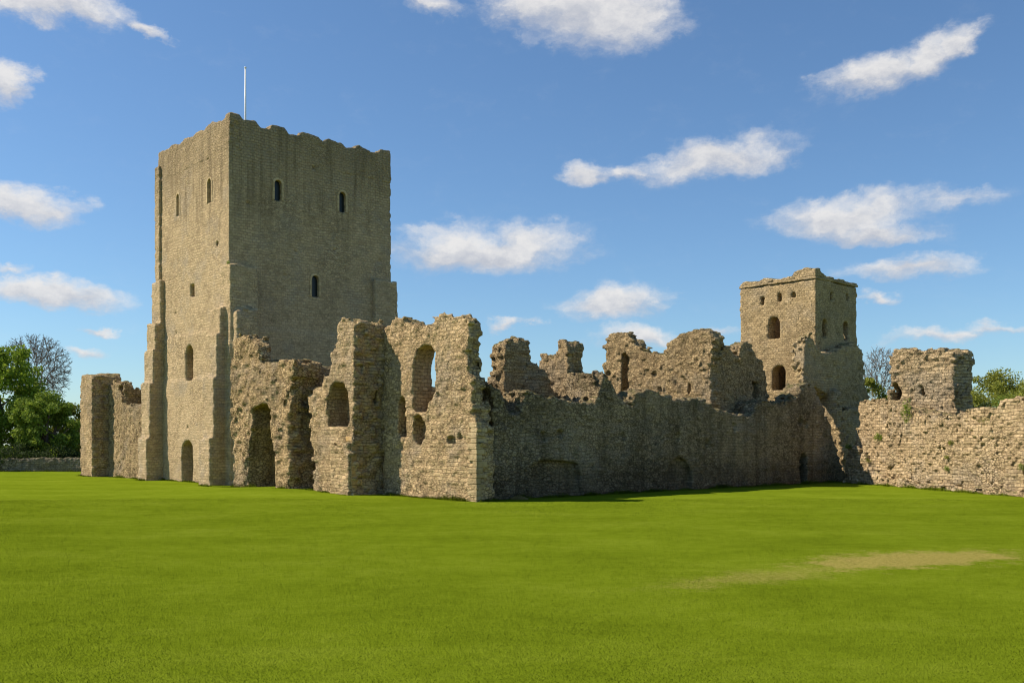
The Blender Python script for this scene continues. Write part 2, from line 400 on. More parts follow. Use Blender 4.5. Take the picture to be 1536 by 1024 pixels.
M['dress'] = stone_mat('dressed_stone', (.40, .335, .215), (.33, .27, .165), (.20, .16, .09), .6, .9, .4, .3, .2, .1, .9, mortar=.15, pit=.8)
M['dress_o'] = stone_mat('orange_dressed_stone', (.40, .30, .15), (.33, .23, .11), (.2, .14, .07), .6, .9, .2, .2, .1, .5, .5, mortar=.05, pit=.4)
def lawn_mat(name, blades=False):
    m, T, b = principled(name, 1.0, .0)
    pos = T.node('ShaderNodeNewGeometry').outputs['Position']
    x, y, z = T.sep(pos)
    p2 = T.comb(x, y, 0.0)
    n0 = T.noise(T.mapping(p2, rot=(0, 0, .25), sc=(.75, 1.1, 1)), .26, 6, .62); n1 = T.noise(p2, 1.6, 5, .65); n2 = T.noise(p2, 30, 4, .7); n3 = T.noise(p2, 9, 4, .7)
    f = T.math('ADD', T.math('MULTIPLY', n0, .62), T.math('MULTIPLY', n1, .40))
    f = T.math('ADD', f, T.math('MULTIPLY', n2, .35)); f = T.math('ADD', f, T.math('MULTIPLY', n3, .25)); f = T.math('SUBTRACT', f, .30)
    c = T.ramp(f, [(.15, (.066, .096, .005)), (.5, (.132, .182, .009)), (.85, (.205, .258, .022))])
    if blades:
        rb = T.math('ADD', .72, T.math('MULTIPLY', T.node('ShaderNodeNewGeometry').outputs['Random Per Island'], .62)); c = T.mix(1.0, c, T.comb(rb, rb, rb), 'MULTIPLY')
    # the worn strip of dry turf on the right
    t = T.mapping(p2, (10.4, 24.9, 0), (0, 0, R(26)), (4.9, 2.0, 1), 'TEXTURE')
    t = T.vmath('ADD', t, T.vmath('MULTIPLY', T.vmath('SUBTRACT', T.noise(p2, 1.3, 7, .75, 'Color'), (.5, .5, .5)), (1.4, 2.0, 0)))
    d = T.vmath('LENGTH', t)
    wn = T.math('SUBTRACT', 1.0, T.smooth(d, .35, 1.1))
    t2 = T.mapping(p2, (5.8, 22.0, 0), (0, 0, R(33)), (5.0, 1.5, 1), 'TEXTURE')
    t2 = T.vmath('ADD', t2, T.vmath('MULTIPLY', T.vmath('SUBTRACT', T.noise(p2, 1.1, 5, .65, 'Color'), (.5, .5, .5)), (1.2, 1.6, 0)))
    wn2 = T.math('MULTIPLY', T.math('SUBTRACT', 1.0, T.smooth(T.vmath('LENGTH', t2), .1, 1.2)), .62)
    wear = T.math('MAXIMUM', wn, wn2)
    wear = T.math('MULTIPLY', wear, T.smooth(T.math('ADD', T.math('ADD', T.math('MULTIPLY', n2, .6), T.math('MULTIPLY', n3, .6)), T.math('MULTIPLY', wear, .5)), .62, 1.02))
    straw = T.ramp(T.math('ADD', T.math('MULTIPLY', n3, .6), T.math('MULTIPLY', n2, .5)), [(.35, (.16, .14, .025)), (.75, (.46, .37, .12))])
    c = T.mix(T.math('MULTIPLY', wear, .85, clamp=True), c, straw)
    T.put(b.inputs['Base Color'], c)
    if not blades:
        bp = T.node('ShaderNodeBump'); bp.inputs['Distance'].default_value = .035; bp.inputs['Strength'].default_value = .9
        T.put(bp.inputs['Height'], T.math('ADD', n2, T.math('MULTIPLY', n3, .7))); T.l.new(bp.outputs[0], b.inputs['Normal'])
    else:
        n = T.node('ShaderNodeMix', data_type='VECTOR'); g = T.node('ShaderNodeNewGeometry')
        T.put(n.inputs[0], .85); T.l.new(g.outputs['Normal'], n.inputs[4]); n.inputs[5].default_value = (0, 0, 1)
        T.l.new(n.outputs[1], b.inputs['Normal'])
    return m
M['lawn'] = lawn_mat('lawn_turf'); M['blades'] = lawn_mat('grass_blades', True)
def leaf_mat(name, a, bcol, trans=.35):
    m, T, b = principled(name, .7, .2)
    g = T.node('ShaderNodeNewGeometry'); oc = T.node('ShaderNodeTexCoord').outputs['Object']
    f = T.math('ADD', T.math('MULTIPLY', g.outputs['Random Per Island'], .6), T.math('MULTIPLY', T.noise(oc, .5, 3), .6))
    c = T.ramp(f, [(.2, a), (.85, bcol)])
    T.put(b.inputs['Base Color'], c)
    tr = T.node('ShaderNodeBsdfTranslucent'); T.put(tr.inputs[0], c)
    ms = T.node('ShaderNodeMixShader'); ms.inputs[0].default_value = trans
    T.l.new(b.outputs[0], ms.inputs[1]); T.l.new(tr.outputs[0], ms.inputs[2])
    T.l.new(ms.outputs[0], T.n['Material Output'].inputs[0])
    return m
M['leaf_bright'] = leaf_mat('spring_leaves', (.09, .16, .014), (.29, .38, .04))
M['leaf_green'] = leaf_mat('green_leaves', (.085, .145, .018), (.27, .35, .05))
M['leaf_olive'] = leaf_mat('olive_leaves', (.13, .15, .022), (.32, .34, .055))
M['leaf_dark'] = leaf_mat('dark_leaves', (.02, .04, .012), (.06, .09, .02))
M['leaf_dry'] = leaf_mat('dry_stems', (.22, .17, .06), (.42, .34, .14))
def plain(name, col, rough=.8, spec=.2, var=.3, sc=3.0, metal=0):
    m, T, b = principled(name, rough, spec); b.inputs['Metallic'].default_value = metal
    oc = T.node('ShaderNodeTexCoord').outputs['Object']
    T.put(b.inputs['Base Color'], T.ramp(T.noise(oc, sc, 5, .6), [(.25, tuple(q*(1-var) for q in col)), (.75, col)]))
    return m
M['bark'] = plain('bark', (.16, .13, .10), .95, .05, .5, 4)
M['twig'] = plain('twigs', (.22, .185, .15), .95, .05, .4, 2)
M['white'] = plain('white_paint', (.80, .80, .78), .4, .4, .06, 2)
M['glass'] = plain('dark_glass', (.012, .018, .018), .35, .35, .3, 1.5)
M['iron'] = plain('dark_lead', (.04, .04, .04), .6, .4, .3, 6)

# ------------------------------------------------------------------ lawn
def axis(lo, hi, parts):
    out = []
    for a, b_, st in parts: out += list(np.arange(a, b_, st))
    return np.array(out+[hi])
gx = axis(-900, 900, [(-900, -120, 60), (-120, -50, 7), (-50, 50, .8), (50, 120, 7), (120, 900, 60)])
gy = axis(-300, 1500, [(-300, 0, 50), (0, 8, 4), (8, 90, .8), (90, 160, 7), (160, 1500, 80)])
GX, GY = np.meshgrid(gx, gy, indexing='ij'); GZ = ground_h(GX, GY)*np.clip((150-np.hypot(GX, GY-40))/60, 0, 1)
ids = np.arange(GX.size).reshape(GX.shape)
q = np.stack([ids[:-1, :-1], ids[1:, :-1], ids[1:, 1:], ids[:-1, 1:]], -1).reshape(-1, 4)
lawn = link('lawn', np_mesh('lawn', np.stack([GX, GY, GZ], -1).reshape(-1, 3), q), M['lawn'])
tag(lawn, 'wide flat mown green lawn with a worn straw coloured strip on the right', 'lawn', kind='structure')

def blades(P, H, Wd, lean=.35):
    n = len(P); a = rng.uniform(0, 2*np.pi, n); dirv = np.stack([np.cos(a), np.sin(a), 0*a], 1)
    a2 = rng.uniform(0, 2*np.pi, n); tip = P+np.stack([np.cos(a2)*lean*H, np.sin(a2)*lean*H, H], 1)
    co = np.stack([P-dirv*Wd[:, None]/2, P+dirv*Wd[:, None]/2, tip], 1).reshape(-1, 3)
    return co
def on_ground(x, y): return np.stack([x, y, ground_h(x, y)-.005], 1)
N = 520000
Yb = 10.5*np.exp(rng.uniform(0, 1, N)*math.log(52/10.5)); Xb = rng.uniform(-.60, .60, N)*Yb
co = [blades(on_ground(Xb, Yb), rng.uniform(.008, .024, N)*(1+Yb/60), rng.uniform(.004, .007, N)*(1+Yb/22))]
def fringe(a, b_, off, n, hmin, hmax, spread=.22):
    t = rng.uniform(0, 1, n); A = np.array(a[:2]); B = np.array(b_[:2]); d = (B-A)/np.linalg.norm(B-A); nrm = np.array((d[1], -d[0]))
    cl = np.clip(vn(t*np.linalg.norm(B-A)*.9, t*0, t*0, int(n) % 97)*.6+.5, .05, 1)
    p = A+(B-A)*t[:, None]+nrm*(off+rng.exponential(spread, n)*.5)[:, None]
    co.append(blades(on_ground(p[:, 0], p[:, 1]), rng.uniform(hmin, hmax, n)*cl, rng.uniform(.012, .03, n), .5))

# ------------------------------------------------------------------ masonry helper
def masonry(name, solid, mat, h, origin_vu, label=None, cat=None, group=None, parent=None, part_of=None):
    """origin_vu: base point in castle coordinates"""
    og = (origin_vu[0], origin_vu[1], 0.0)
    me = solid.mesh(name, h, og)
    if parent is None:
        o = link(name, me, mat, None, wpos(*og), TH); tag(o, label, cat, group)
    else:
        o = link(name, me, mat, parent, (og[0]-part_of[0], og[1]-part_of[1], 0))
    return o
G0 = -1.0                                # footing depth
def close_low(pts): return pts           # profiles already reach below the turf

# ================================================================== THE KEEP
KO = (-.5, 27.35)
KV0, KV1, KU0, KU1 = -.5, 13.7, 27.35, 40.35
keep = empty('keep_tower', wpos(*KO), 'tall square stone keep, lit on its left side, with a flagpole on its crumbled parapet', 'tower', TH)
S = Solid(rough=.018, edge=.10, stone=.013, course=.30, seed=3, big=.05)
S.box(KV0, KV1, KU0, KU1, G0, 25.2)
S.box(KV0-.07, KV1+.07, KU0-.07, KU1+.07, G0, 11.5); S.box(KV0-.14, KV1+.14, KU0-.14, KU1+.14, G0, 8.0)
SP = Solid(rough=.012, edge=.05, stone=.02, course=.30, seed=5, big=.02)
top_r = pu(KU0, [(345, 167), (360, 171), (366, 179), (384, 182), (392, 191), (404, 193), (408, 187), (428, 190), (434, 201), (449, 204), (454, 198), (476, 205), (485, 214), (493, 208), (514, 215), (520, 221), (533, 221), (538, 218), (550, 222), (556, 227), (567, 228), (572, 223), (586, 226)])
SP.uslab(KU0, KU0+.9, [(KV0, 24.4)]+top_r+[(KV1, 24.4)], 1)
top_l = pv(KV0, [(345, 167), (340, 171), (332, 181), (323, 184), (319, 182), (313, 187), (305, 196), (300, 195), (294, 199), (287, 206), (280, 206), (275, 209), (268, 216), (262, 216), (257, 218), (250, 224), (243, 225), (237, 228)])
SP.vslab(KV0, KV0+.9, [(KU0, 24.4)]+top_l+[(KU1, 24.4)], 1)
def crenel(a, b_, z0):
    pts = [(a, 24.4)]; n = 7
    for i in range(n):
        s0 = a+(b_-a)*i/n; s1 = a+(b_-a)*(i+.6)/n; s2 = a+(b_-a)*(i+1)/n
        pts += [(s0, z0+.1), (s1, z0+.05), (s1+.1, z0-.6), (s2-.05, z0-.6)]
    return pts+[(b_, z0), (b_, 24.4)]
SP.uslab(KU1-.9, KU1, crenel(KV0, KV1, 26.8), .5); SP.vslab(KV1-.9, KV1, crenel(KU0, KU1, 26.8), .5)
def arch(s0, s1, z0, z1, n=7, k=.5):
    """round-headed opening profile"""
    r = (s1-s0)/2; zc = z1-r; pts = [(s0, z0), (s0, zc)]
    for i in range(1, n): t = math.pi*(1-i/n); pts.append(((s0+s1)/2+r*math.cos(t), zc+r*math.sin(t)))
    return pts+[(s1, zc), (s1, z0)]
def arch_px(plane, fixed, x0, x1, y0, y1):
    f = on_v if plane == 'v' else on_u
    a = f(fixed, x0, y1); b_ = f(fixed, x1, y1); t = f(fixed, (x0+x1)/2, y0)
    return min(a[0], b_[0]), max(a[0], b_[0]), (a[1]+b_[1])/2, t[1]
KW = [('v', 265.3, 269.2, 291, 322, .9), ('v', 311.5, 317.3, 268, 303, .9), ('u', 411.5, 422.5, 270, 300, .5), ('u', 508.5, 518.5, 288, 318, .5), ('u', 467.5, 478.5, 413, 444, .5)]
for pl, x0, x1, y0, y1, dep in KW:
    s0, s1, z0, z1 = arch_px(pl, KV0 if pl == 'v' else KU0, x0, x1, y0, y1)
    (S.vslab if pl == 'v' else S.uslab)((KV0 if pl == 'v' else KU0)-.5, (KV0 if pl == 'v' else KU0)+1.0, arch(s0, s1, z0, z1), 0, True)
def cut_v(S, v, x0, x1, y0, y1, dep=1.2, arched=True, soft=0.0):
    s0, s1, z0, z1 = arch_px('v', v, x0, x1, y0, y1)
    S.vslab(v-.6, v+dep, arch(s0, s1, z0, z1) if arched else [(s0, z0), (s0, z1), (s1, z1), (s1, z0)], soft, True)
def cut_u(S, u, x0, x1, y0, y1, dep=1.2, arched=True, soft=0.0):
    s0, s1, z0, z1 = arch_px('u', u, x0, x1, y0, y1)
    S.uslab(u-.6, u+dep, arch(s0, s1, z0, z1) if arched else [(s0, z0), (s0, z1), (s1, z1), (s1, z0)], soft, True)
cut_v(S, KV0, 285.5, 291, 427, 444, 1.2, False)
cut_v(S, KV0, 279.5, 290, 518, 570, 1.6, soft=.4)
S.vslab(KV0-.6, KV0+2.2, pv(KV0, [(275, 730), (274, 690), (275, 668), (280, 661), (286, 660), (291, 668), (292, 700), (290, 730)]), .8, True)
cut_v(S, KV0, 324.2, 326, 362, 370, .5, False)
for (px, py) in ((397, 205), (471, 252), (372, 305), (502, 375), (570, 392), (444, 377), (428, 413)):
    v_, z_ = on_u(KU0, px, py); S.ball(v_, KU0, z_, .16)
for (px, py) in ((311, 238), (263, 470), (264, 500), (284, 640)):
    u_, z_ = on_v(KV0, px, py); S.ball(KV0, u_, z_, .16)
masonry('wall', S, M['keep'], .12, KO, parent=keep, part_of=KO)
masonry('parapet', SP, M['keep'], .085, KO, parent=keep, part_of=KO)
# clasping corner buttresses, each one a stepped part
def buttress(u0, u1, stages, seed, rough=.03, ztopv=0, mat='keep', eu=.0, keepu=None):
    B = Solid(rough=rough, edge=.10, stone=.03, course=.3, seed=seed, big=.05)
    for zt, pr in stages: B.box(KV0-pr, KV0+.4, u0, u1, G0, zt, soft=.8)
    return B
st = [(16.3, .38), (12.8, .80), (10.6, .97), (7.9, 1.25), (3.4, 1.5)]
B = buttress(38.95, 40.75, st, 11); B.box(KV0-.2, KV0+.3, 39.6, 40.55, G0, 25.7)
o = masonry('buttress', B, M['keep'], .11, (KV0, 39.8), parent=keep, part_of=KO)
B = buttress(27.2, 29.1, [(12.9, .75), (10.9, 1.02), (7.8, 1.26), (3.4, 1.55)], 12, .05)
B.box(KV0-.3, KV0+1.9, KU0-.8, KU0+1.0, G0, 15.9, soft=.8); B.box(KV0-.1, KV0+1.6, KU0-1.4, KU0+.4, G0, 12.7, soft=2.2)
o = masonry('buttress', B, M['keep'], .11, (KV0, 28.0), parent=keep, part_of=KO)
B = Solid(rough=.03, edge=.1, stone=.03, course=.3, seed=13, big=.05)
B.box(11.85, 14.05, 26.9, 28.4, G0, 16.3, soft=.8); B.box(11.75, 14.2, 26.75, 28.4, G0, 11.2, soft=.8)
o = masonry('buttress', B, M['keep'], .11, (13, 27.4), parent=keep, part_of=KO)
# window surrounds with dark leaded panes
def window_part(parent, part_of, pl, fixed, x0, x1, y0, y1, ring=.16, proud=.05, back=.34, bars=True):
    s0, s1, z0, z1 = arch_px(pl, fixed, x0, x1, y0, y1)
    inn = arch(s0, s1, z0, z1, 10); out = arch(s0-ring, s1+ring, z0-.02, z1+ring, 10)
    mb = MB(); n = len(inn)
    def P3(s, z, d):
        return (d-part_of[0], s-part_of[1], z) if pl == 'v' else (s-part_of[0], d-part_of[1], z)
    d0, d1 = fixed-proud, fixed+back
    for prof in (inn, out):
        for d in (d0, d1): mb.v += [P3(s, z, d) for s, z in prof]
    for i in range(n-1):
        a, b_ = i, i+1
        mb.f += [(a, b_, 2*n+b_, 2*n+a), (n+a, 3*n+a, 3*n+b_, n+b_), (a, n+a, n+b_, b_), (2*n+a, 2*n+b_, 3*n+b_, 3*n+a)]
    o = mb.build('window', M['trim'], parent)
    pm = MB(); dp = fixed+back-.06
    m = len(inn); pm.v += [P3(s, z, dp) for s, z in inn]+[P3(s, z, dp+.03) for s, z in inn]
    pm.f += [tuple(range(m)), tuple(range(2*m-1, m-1, -1))]+[(i, (i+1) % m, m+(i+1) % m, m+i) for i in range(m)]
    pm.build('pane', M['glass'], o)
    return o
for pl, x0, x1, y0, y1, dep in KW:
    window_part(keep, KO, pl, KV0 if pl == 'v' else KU0, x0, x1, y0, y1, ring=.17 if pl == 'u' else .14)
# flagpole
fp = empty('flagpole', wpos(3.5, 32.8, 25.2), 'thin white flagpole without a flag on the roof of the keep', 'flagpole', TH)
mb = MB(); mb.tube([(0, 0, 0), (0, 0, 3.5), (0, 0, 7.55)], [.085, .075, .055], 10); mb.build('pole', M['white'], fp, smooth=True)
mb = MB(); mb.tube([(0, 0, 7.55), (0, 0, 7.6), (0, 0, 7.66), (0, 0, 7.70)], [.05, .10, .09, .02], 10); mb.build('finial', M['white'], fp, smooth=True)
mb = MB(); mb.box((-.35, -.35, 0), (.35, .35, .12)); mb.box((-.16, -.16, .12), (.16, .16, .5)); mb.build('base', M['white'], fp)

# ================================================================== far left pier and wall
S = Solid(rough=.03, edge=.12, stone=.035, seed=21, course=.28)
S.vslab(-2.0, .6, pv(-2.0, [(138, 725), (138, 563), (134, 560), (127, 561), (121, 562), (120, 566), (120, 725)]), .8)
masonry('corner_pier', S, M['ashlar'], .11, (-1, 53), 'tall narrow square pier at the far left end of the ruins, with orange streaks', 'pier')
S = Solid(rough=.06, edge=.15, stone=.05, seed=22)
S.vslab(-.55, .8, [(51.6, G0), (51.6, 8.2), (50.6, 8.35)]+pv(-.55, [(168, 570), (176, 573), (181, 590), (184, 604), (192, 608), (205, 607), (216, 610)])+[(40.6, 6.0), (40.6, G0)])
S.uslab(48.2, 49.4, [(-.3, G0), (-.3, 8.3), (.9, 7.9), (1.7, 7.6), (2.6, 7.9), (3.6, 8.0), (3.6, G0)])
S.box(-.75, -.5, 40.6, 43.2, G0, 1.6, soft=1.5)
masonry('ruined_wall', S, M['inner'], .11, (0, 46), 'ruined stone wall with a broken notched top between the far left pier and the keep', 'wall')

# ================================================================== forebuilding beside the keep
VD = -2.8; uD = on_v(VD, 432, 700)[0]
S = Solid(rough=.07, edge=.15, stone=.07, seed=31, gully=.09)
prof = pv(VD, [(441, 541), (432, 538), (420, 541), (400, 543), (390, 542), (376, 541), (349, 541)])
S.vslab(VD, VD+1.9, [(uD, G0)]+pv(VD, [(433, 650), (433, 620), (437, 575), (441, 565)])+prof+[(on_v(VD, 349, 700)[0], G0)])
S.vslab(VD, VD+.95, pv(VD, [(390, 560), (388, 535), (387, 520), (380, 509), (370, 504), (354, 505), (349, 511), (349, 560)]))
S.box(VD+.5, 1.2, on_v(VD, 412, 700)[0]-.1, on_v(VD, 350, 700)[0], G0, 7.4, soft=1)
S.uslab(uD+.05, uD+1.5, [(VD+.3, G0), (VD+.3, 8.0)]+[(-1.2, 8.0), (-.2, 7.8), (1.0, 7.95), (2.5, 7.7), (4, 7.8), (5.5, 7.6)]+[(5.5, G0)])
S.vslab(VD-1, VD+3.0, pv(VD, [(372, 745), (372, 700), (374, 665), (378, 640), (377, 614), (385, 608), (396, 607), (403, 613), (404, 640), (406, 658), (410, 672), (412, 695), (412, 745)]), .5, True)
S.box(VD+2.2, 0.9, on_v(VD, 426, 700)[0], on_v(VD, 372, 700)[0]+.3, G0, 4.6, sub=True)
masonry('ruined_forebuilding', S, M['rough'], .10, (VD+1, 18), 'heavily eroded block with a tall ragged doorway, directly right of the keep', 'ruin')

# ================================================================== tall pier with the arched recess
VE = -2.0; uE = on_v(VE, 528, 700)[0]
S = Solid(rough=.07, edge=.16, stone=.05, seed=41)
S.vslab(VE, .3, [(uE, G0)]+pv(VE, [(529, 650), (531, 560), (531, 484), (526, 478), (515, 482), (506, 494), (504, 512), (497, 530), (494, 549), (487, 562), (480, 578), (470, 586), (461, 592), (464, 620), (468, 680)])+[(on_v(VE, 470, 700)[0], G0)])
S.box(VE-.25, VE+.3, uE, uE+2.0, G0, 3.0, soft=2.2)
S.vslab(VE-1, VE+1.5, pv(VE, [(492, 639), (490, 600), (494, 580), (502, 573), (513, 573), (519, 586), (522, 612), (523, 639)]), .6, True)
cut_u(S, uE, 559.5, 563.5, 583, 606, .8, False)
TP = masonry('tall_pier', S, M['ashlar'], .10, (VE+1, uE+2), 'tall broken pier with an arched window recess, its right side in shadow', 'pier')

# ================================================================== corner wall in the centre
S = Solid(rough=.06, edge=.16, stone=.05, seed=51)
low = pv(0, [(715, 640), (711, 632), (707, 605), (703, 590), (574, 590)])
S.vslab(0, 1.22, [(0, G0)]+[(0.0, on_v(0, 715, 640)[1])]+pv(0, [(711, 628), (707, 600)])+[(on_v(0, 573, 600)[0], 6.2), (on_v(0, 573, 600)[0], G0)], .8)
S.vslab(.0, .9, pv(0, [(711, 640), (707, 600), (710, 580), (703, 560), (701, 520), (703, 484), (699, 474), (690, 468), (668, 473), (651, 478), (642, 489), (632, 490), (622, 485), (611, 479), (600, 476), (590, 480), (582, 492), (573, 500), (573, 640)]))
u1_, _ = on_v(0, 662, 600); u2_, _ = on_v(0, 600, 600); S.box(.5, 1.35, u1_, u2_, G0, 9.2, soft=1.2); S.box(1.0, 1.9, u1_, u2_, G0, 6.2, soft=1.5)
S.vslab(-1, 1.6, pv(0, [(620, 618), (619, 560), (620, 540), (626, 524), (636, 517), (645, 518), (651, 530), (652, 560), (653, 580), (651, 590), (643, 605), (640, 618)]), .5, True)
S.vslab(-1, .75, pv(0, [(620, 660), (619, 640), (621, 626), (627, 621), (634, 625), (637, 640), (636, 655), (630, 667), (623, 667)]), .5, True)
S.vslab(-1, .9, pv(0, [(597, 655), (597, 605), (602, 592), (607, 596), (608, 620), (608, 655)]), .3, True)
for px, py in ((678, 660), (657, 593), (690, 655)):
    u_, z_ = on_v(0, px, py); S.ball(0, u_, z_, .2)
cut_v(S, 0, 671, 684, 655, 664, .35, False, .5)
CW = masonry('corner_wall', S, M['ashlar'], .09, (.5, 4), 'pale sunlit corner wall with a tall arched opening showing sky, nearest part of the ruins', 'wall')

def quoins(parent, org, v, u, z1, seed, mat, dv=.36, du=.5):
    """dressed corner stones, long and short alternately"""
    g = random.Random(seed); mb = MB(); z = -.2
    while z < z1:
        h = g.uniform(.24, .34); a = g.uniform(.5, .7) if len(mb.v) % 16 else g.uniform(.25, .4); b_ = g.uniform(.25, .4) if len(mb.v) % 16 else g.uniform(.5, .7)
        mb.box((v-org[0]-.05-g.uniform(0, .03), u-org[1]-.05-g.uniform(0, .03), z), (v-org[0]+a, u-org[1]+b_, z+h-.018))
        z += h
    o = mb.build('quoins', mat, parent)
    bv = o.modifiers.new('Bevel', 'BEVEL'); bv.width = .02; bv.segments = 2
    return o
quoins(CW, (.5, 4), 0, 0, 4.0, 3, M['dress'])
quoins(TP, (VE+1, uE+2), VE, uE, 3.3, 4, M['dress_o'])
# ================================================================== long dark curtain
UL = .6
S = Solid(rough=.07, edge=.17, stone=.05, seed=61, course=.22)
topL = pu(UL, [(738, 577), (748, 582), (757, 592), (760, 614), (768, 622), (781, 616), (786, 589), (800, 588), (812, 592), (835, 597), (855, 601), (880, 607), (893, 604), (899, 575), (906, 560), (914, 566), (925, 584), (938, 600), (946, 605), (955, 590), (968, 582), (985, 584), (1000, 592), (1018, 600), (1036, 598), (1054, 597), (1072, 610), (1090, 617), (1112, 619), (1128, 622), (1136, 604), (1150, 602), (1180, 604), (1196, 593), (1209, 574), (1220, 578), (1229, 592), (1240, 622), (1252, 658), (1263, 700), (1269, 727)])  # right end slopes along a cast shadow's edge, modelled as wall shape
vE = topL[-1][0]
S.uslab(UL, UL+1.7, [(topL[0][0], G0)]+topL+[(vE, G0)])
vK = on_u(UL, 898, 600)[0]
S.vslab(vK, vK+1.1, [(UL+.3, G0), (UL+.3, 7.0), (UL+1.2, 7.3), (UL+2.6, 7.25), (UL+3.0, 6.6), (UL+3.3, G0)])
vK2 = on_u(UL, 1137, 600)[0]
S.uslab(UL+1.5, UL+2.6, [(-.3+topL[0][0]+1.5, G0), (topL[0][0]+1.5, 4.6), (vK, 5.2), (vK2, 5.0), (vK2+2, 4.5), (31, 4.0), (31, G0)])
S.uslab(-1, UL+.45, pu(UL, [(800, 760), (795, 720), (798, 700), (812, 692), (840, 691), (868, 694), (874, 715), (872, 760)]), 1, True)
S.uslab(-1, UL+.35, pu(UL, [(1003, 760), (1001, 710), (1007, 692), (1018, 686), (1030, 690), (1038, 706), (1040, 760)]), 1, True)
S.uslab(-1, UL+1.3, pu(UL, [(1201, 760), (1200, 700), (1202, 682), (1207, 679), (1211, 684), (1212, 760)]), .2, True)
for px, py in ((1018, 655), (1062, 665), (1102, 640), (935, 655), (840, 650), (815, 655), (1201, 632), (1208, 636)):
    v_, z_ = on_u(UL, px, py); S.ball(v_, UL, z_, .28)
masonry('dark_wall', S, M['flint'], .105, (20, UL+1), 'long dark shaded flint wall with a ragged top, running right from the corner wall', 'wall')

# ================================================================== fragments standing inside
S = Solid(rough=.05, edge=.14, stone=.065, seed=71)
UF = 4.0
S.uslab(UF, UF+1.25, pu(UF, [(757, 700), (756, 560), (757, 518), (765, 507), (780, 505), (792, 512), (797, 525), (799, 541), (806, 543), (813, 552), (822, 560), (830, 575), (838, 592), (845, 640), (845, 700)]))
S.box(on_u(UF, 757, 500)[0]+.1, on_u(UF, 757, 500)[0]+1.4, UF+1, UF+1.7, G0, 6.9, soft=1.5)
masonry('wall_fragment', S, M['inner'], .088, (8, UF), 'shaded gable shaped wall fragment with a sunlit left edge, just right of the corner wall', 'wall fragment', 'wall fragments inside the ruins')
S = Solid(rough=.05, edge=.14, stone=.065, seed=72)
VF = 10.0
S.vslab(VF, VF+.9, pv(VF, [(852, 700), (852, 575), (848, 545), (838, 535), (828, 537), (820, 531), (812, 532), (811, 560), (811, 700)]))
S.vslab(VF-.05, VF+1.45, pv(VF, [(855, 700), (851, 520), (848, 512), (841, 511), (838, 516), (839, 700)]))
S.box(VF+.1, VF+2.0, on_v(VF, 851, 560)[0]-.1, on_v(VF, 840, 560)[0], G0, 7.2, soft=2)
masonry('wall_fragment', S, M['inner'], .085, (10.5, 4.3), 'small broken stump with a raised knob on its right, between the two larger ruins', 'wall fragment', 'wall fragments inside the ruins')
S = Solid(rough=.05, edge=.14, stone=.065, seed=73)
VI = 25.6
S.vslab(VI, VI+1.1, pv(VI, [(1003, 700), (1003, 532), (985, 530), (968, 526), (957, 520), (948, 511), (938, 502), (924, 500), (912, 504), (906, 520), (907, 545), (903, 575), (903, 700)]))
S.vslab(VI-1, VI+.75, pv(VI, [(932, 586), (932, 533), (936, 528), (942, 532), (943, 580), (938, 592)]), .2, True)
for px, py in ((981, 560), (912, 560), (990, 585)):
    u_, z_ = on_v(VI, px, py); S.ball(VI, u_, z_, .25)
masonry('wall_fragment', S, M['inner'], .088, (VI, 8), 'sunlit wall fragment with one tall narrow slot window and a top falling to the right', 'wall fragment', 'wall fragments inside the ruins')
VJ = 23.4; UM = 2.5
S = Solid(rough=.05, edge=.14, stone=.065, seed=74)
S.vslab(VJ, VJ+1.3, [(UM, G0)]+pv(VJ, [(1066, 560), (1069, 508), (1064, 499), (1050, 497), (1035, 498), (1021, 500), (1012, 508), (1002, 516), (998, 526), (998, 560)])+[(on_v(VJ, 998, 700)[0], G0)])
S.uslab(UM, UM+1.2, pu(UM, [(1067, 700), (1066, 560), (1067, 510), (1074, 512), (1079, 530), (1086, 520), (1095, 521), (1103, 532), (1109, 545), (1111, 519), (1120, 513), (1127, 517), (1133, 530), (1142, 540), (1150, 560), (1153, 590), (1158, 620), (1160, 700)]))
cut_u(S, UM, 1130, 1138, 573, 597, .9, False)
cut_v(S, VJ, 1031.5, 1034, 576, 590, .5, False)
for px, py in ((1015, 575), (1027, 572)):
    u_, z_ = on_v(VJ, px, py); S.ball(VJ, u_, z_, .2)
masonry('wall_fragment', S, M['inner'], .088, (VJ, UM), 'large square topped wall fragment with a jagged shaded flank reaching to the right tower', 'wall fragment', 'wall fragments inside the ruins')

# ================================================================== right hand tower
TO = (38.0, 3.0)
TV0, TV1, TU0, TU1 = 38.0, 44.6, 3.0, 10.2
tower = empty('gate_tower', wpos(*TO), 'smaller square stone tower with arched windows, right of centre behind the dark wall', 'tower', TH)
S = Solid(rough=.03, edge=.10, stone=.024, seed=81)
zc = on_v(TV0, 1220, 418)[1]
S.box(TV0, TV1, TU0, TU1, G0, zc)
S.box(TV0+1.1, TV1-1.1, TU0+1.1, TU1-1.1, 5.4, zc+1, sub=True)
cut_v(S, TV0, 1152, 1169.5, 475, 508, 1.6)
cut_v(S, TV0, 1158, 1178, 548, 585, 1.6)
cut_v(S, TV0, 1141, 1146, 446, 458, .8, False); cut_v(S, TV0, 1166.5, 1171.5, 440, 452, 1.4); cut_v(S, TV0, 1187, 1193, 438, 446, .4)
cut_u(S, TU0, 1233.5, 1241, 478, 506, 1.0); cut_u(S, TU0, 1266, 1273, 482, 511, 1.0)
cut_u(S, TU0, 1246.5, 1249.5, 438, 449, .7, False); cut_u(S, TU0, 1270.5, 1273.5, 441, 451, .7, False)
random.seed(5)
for _ in range(9):
    u_ = random.uniform(TU0+.4, TU1-.4); z_ = random.uniform(7, zc-4); S.ball(TV0, u_, z_, random.uniform(.08, .12))
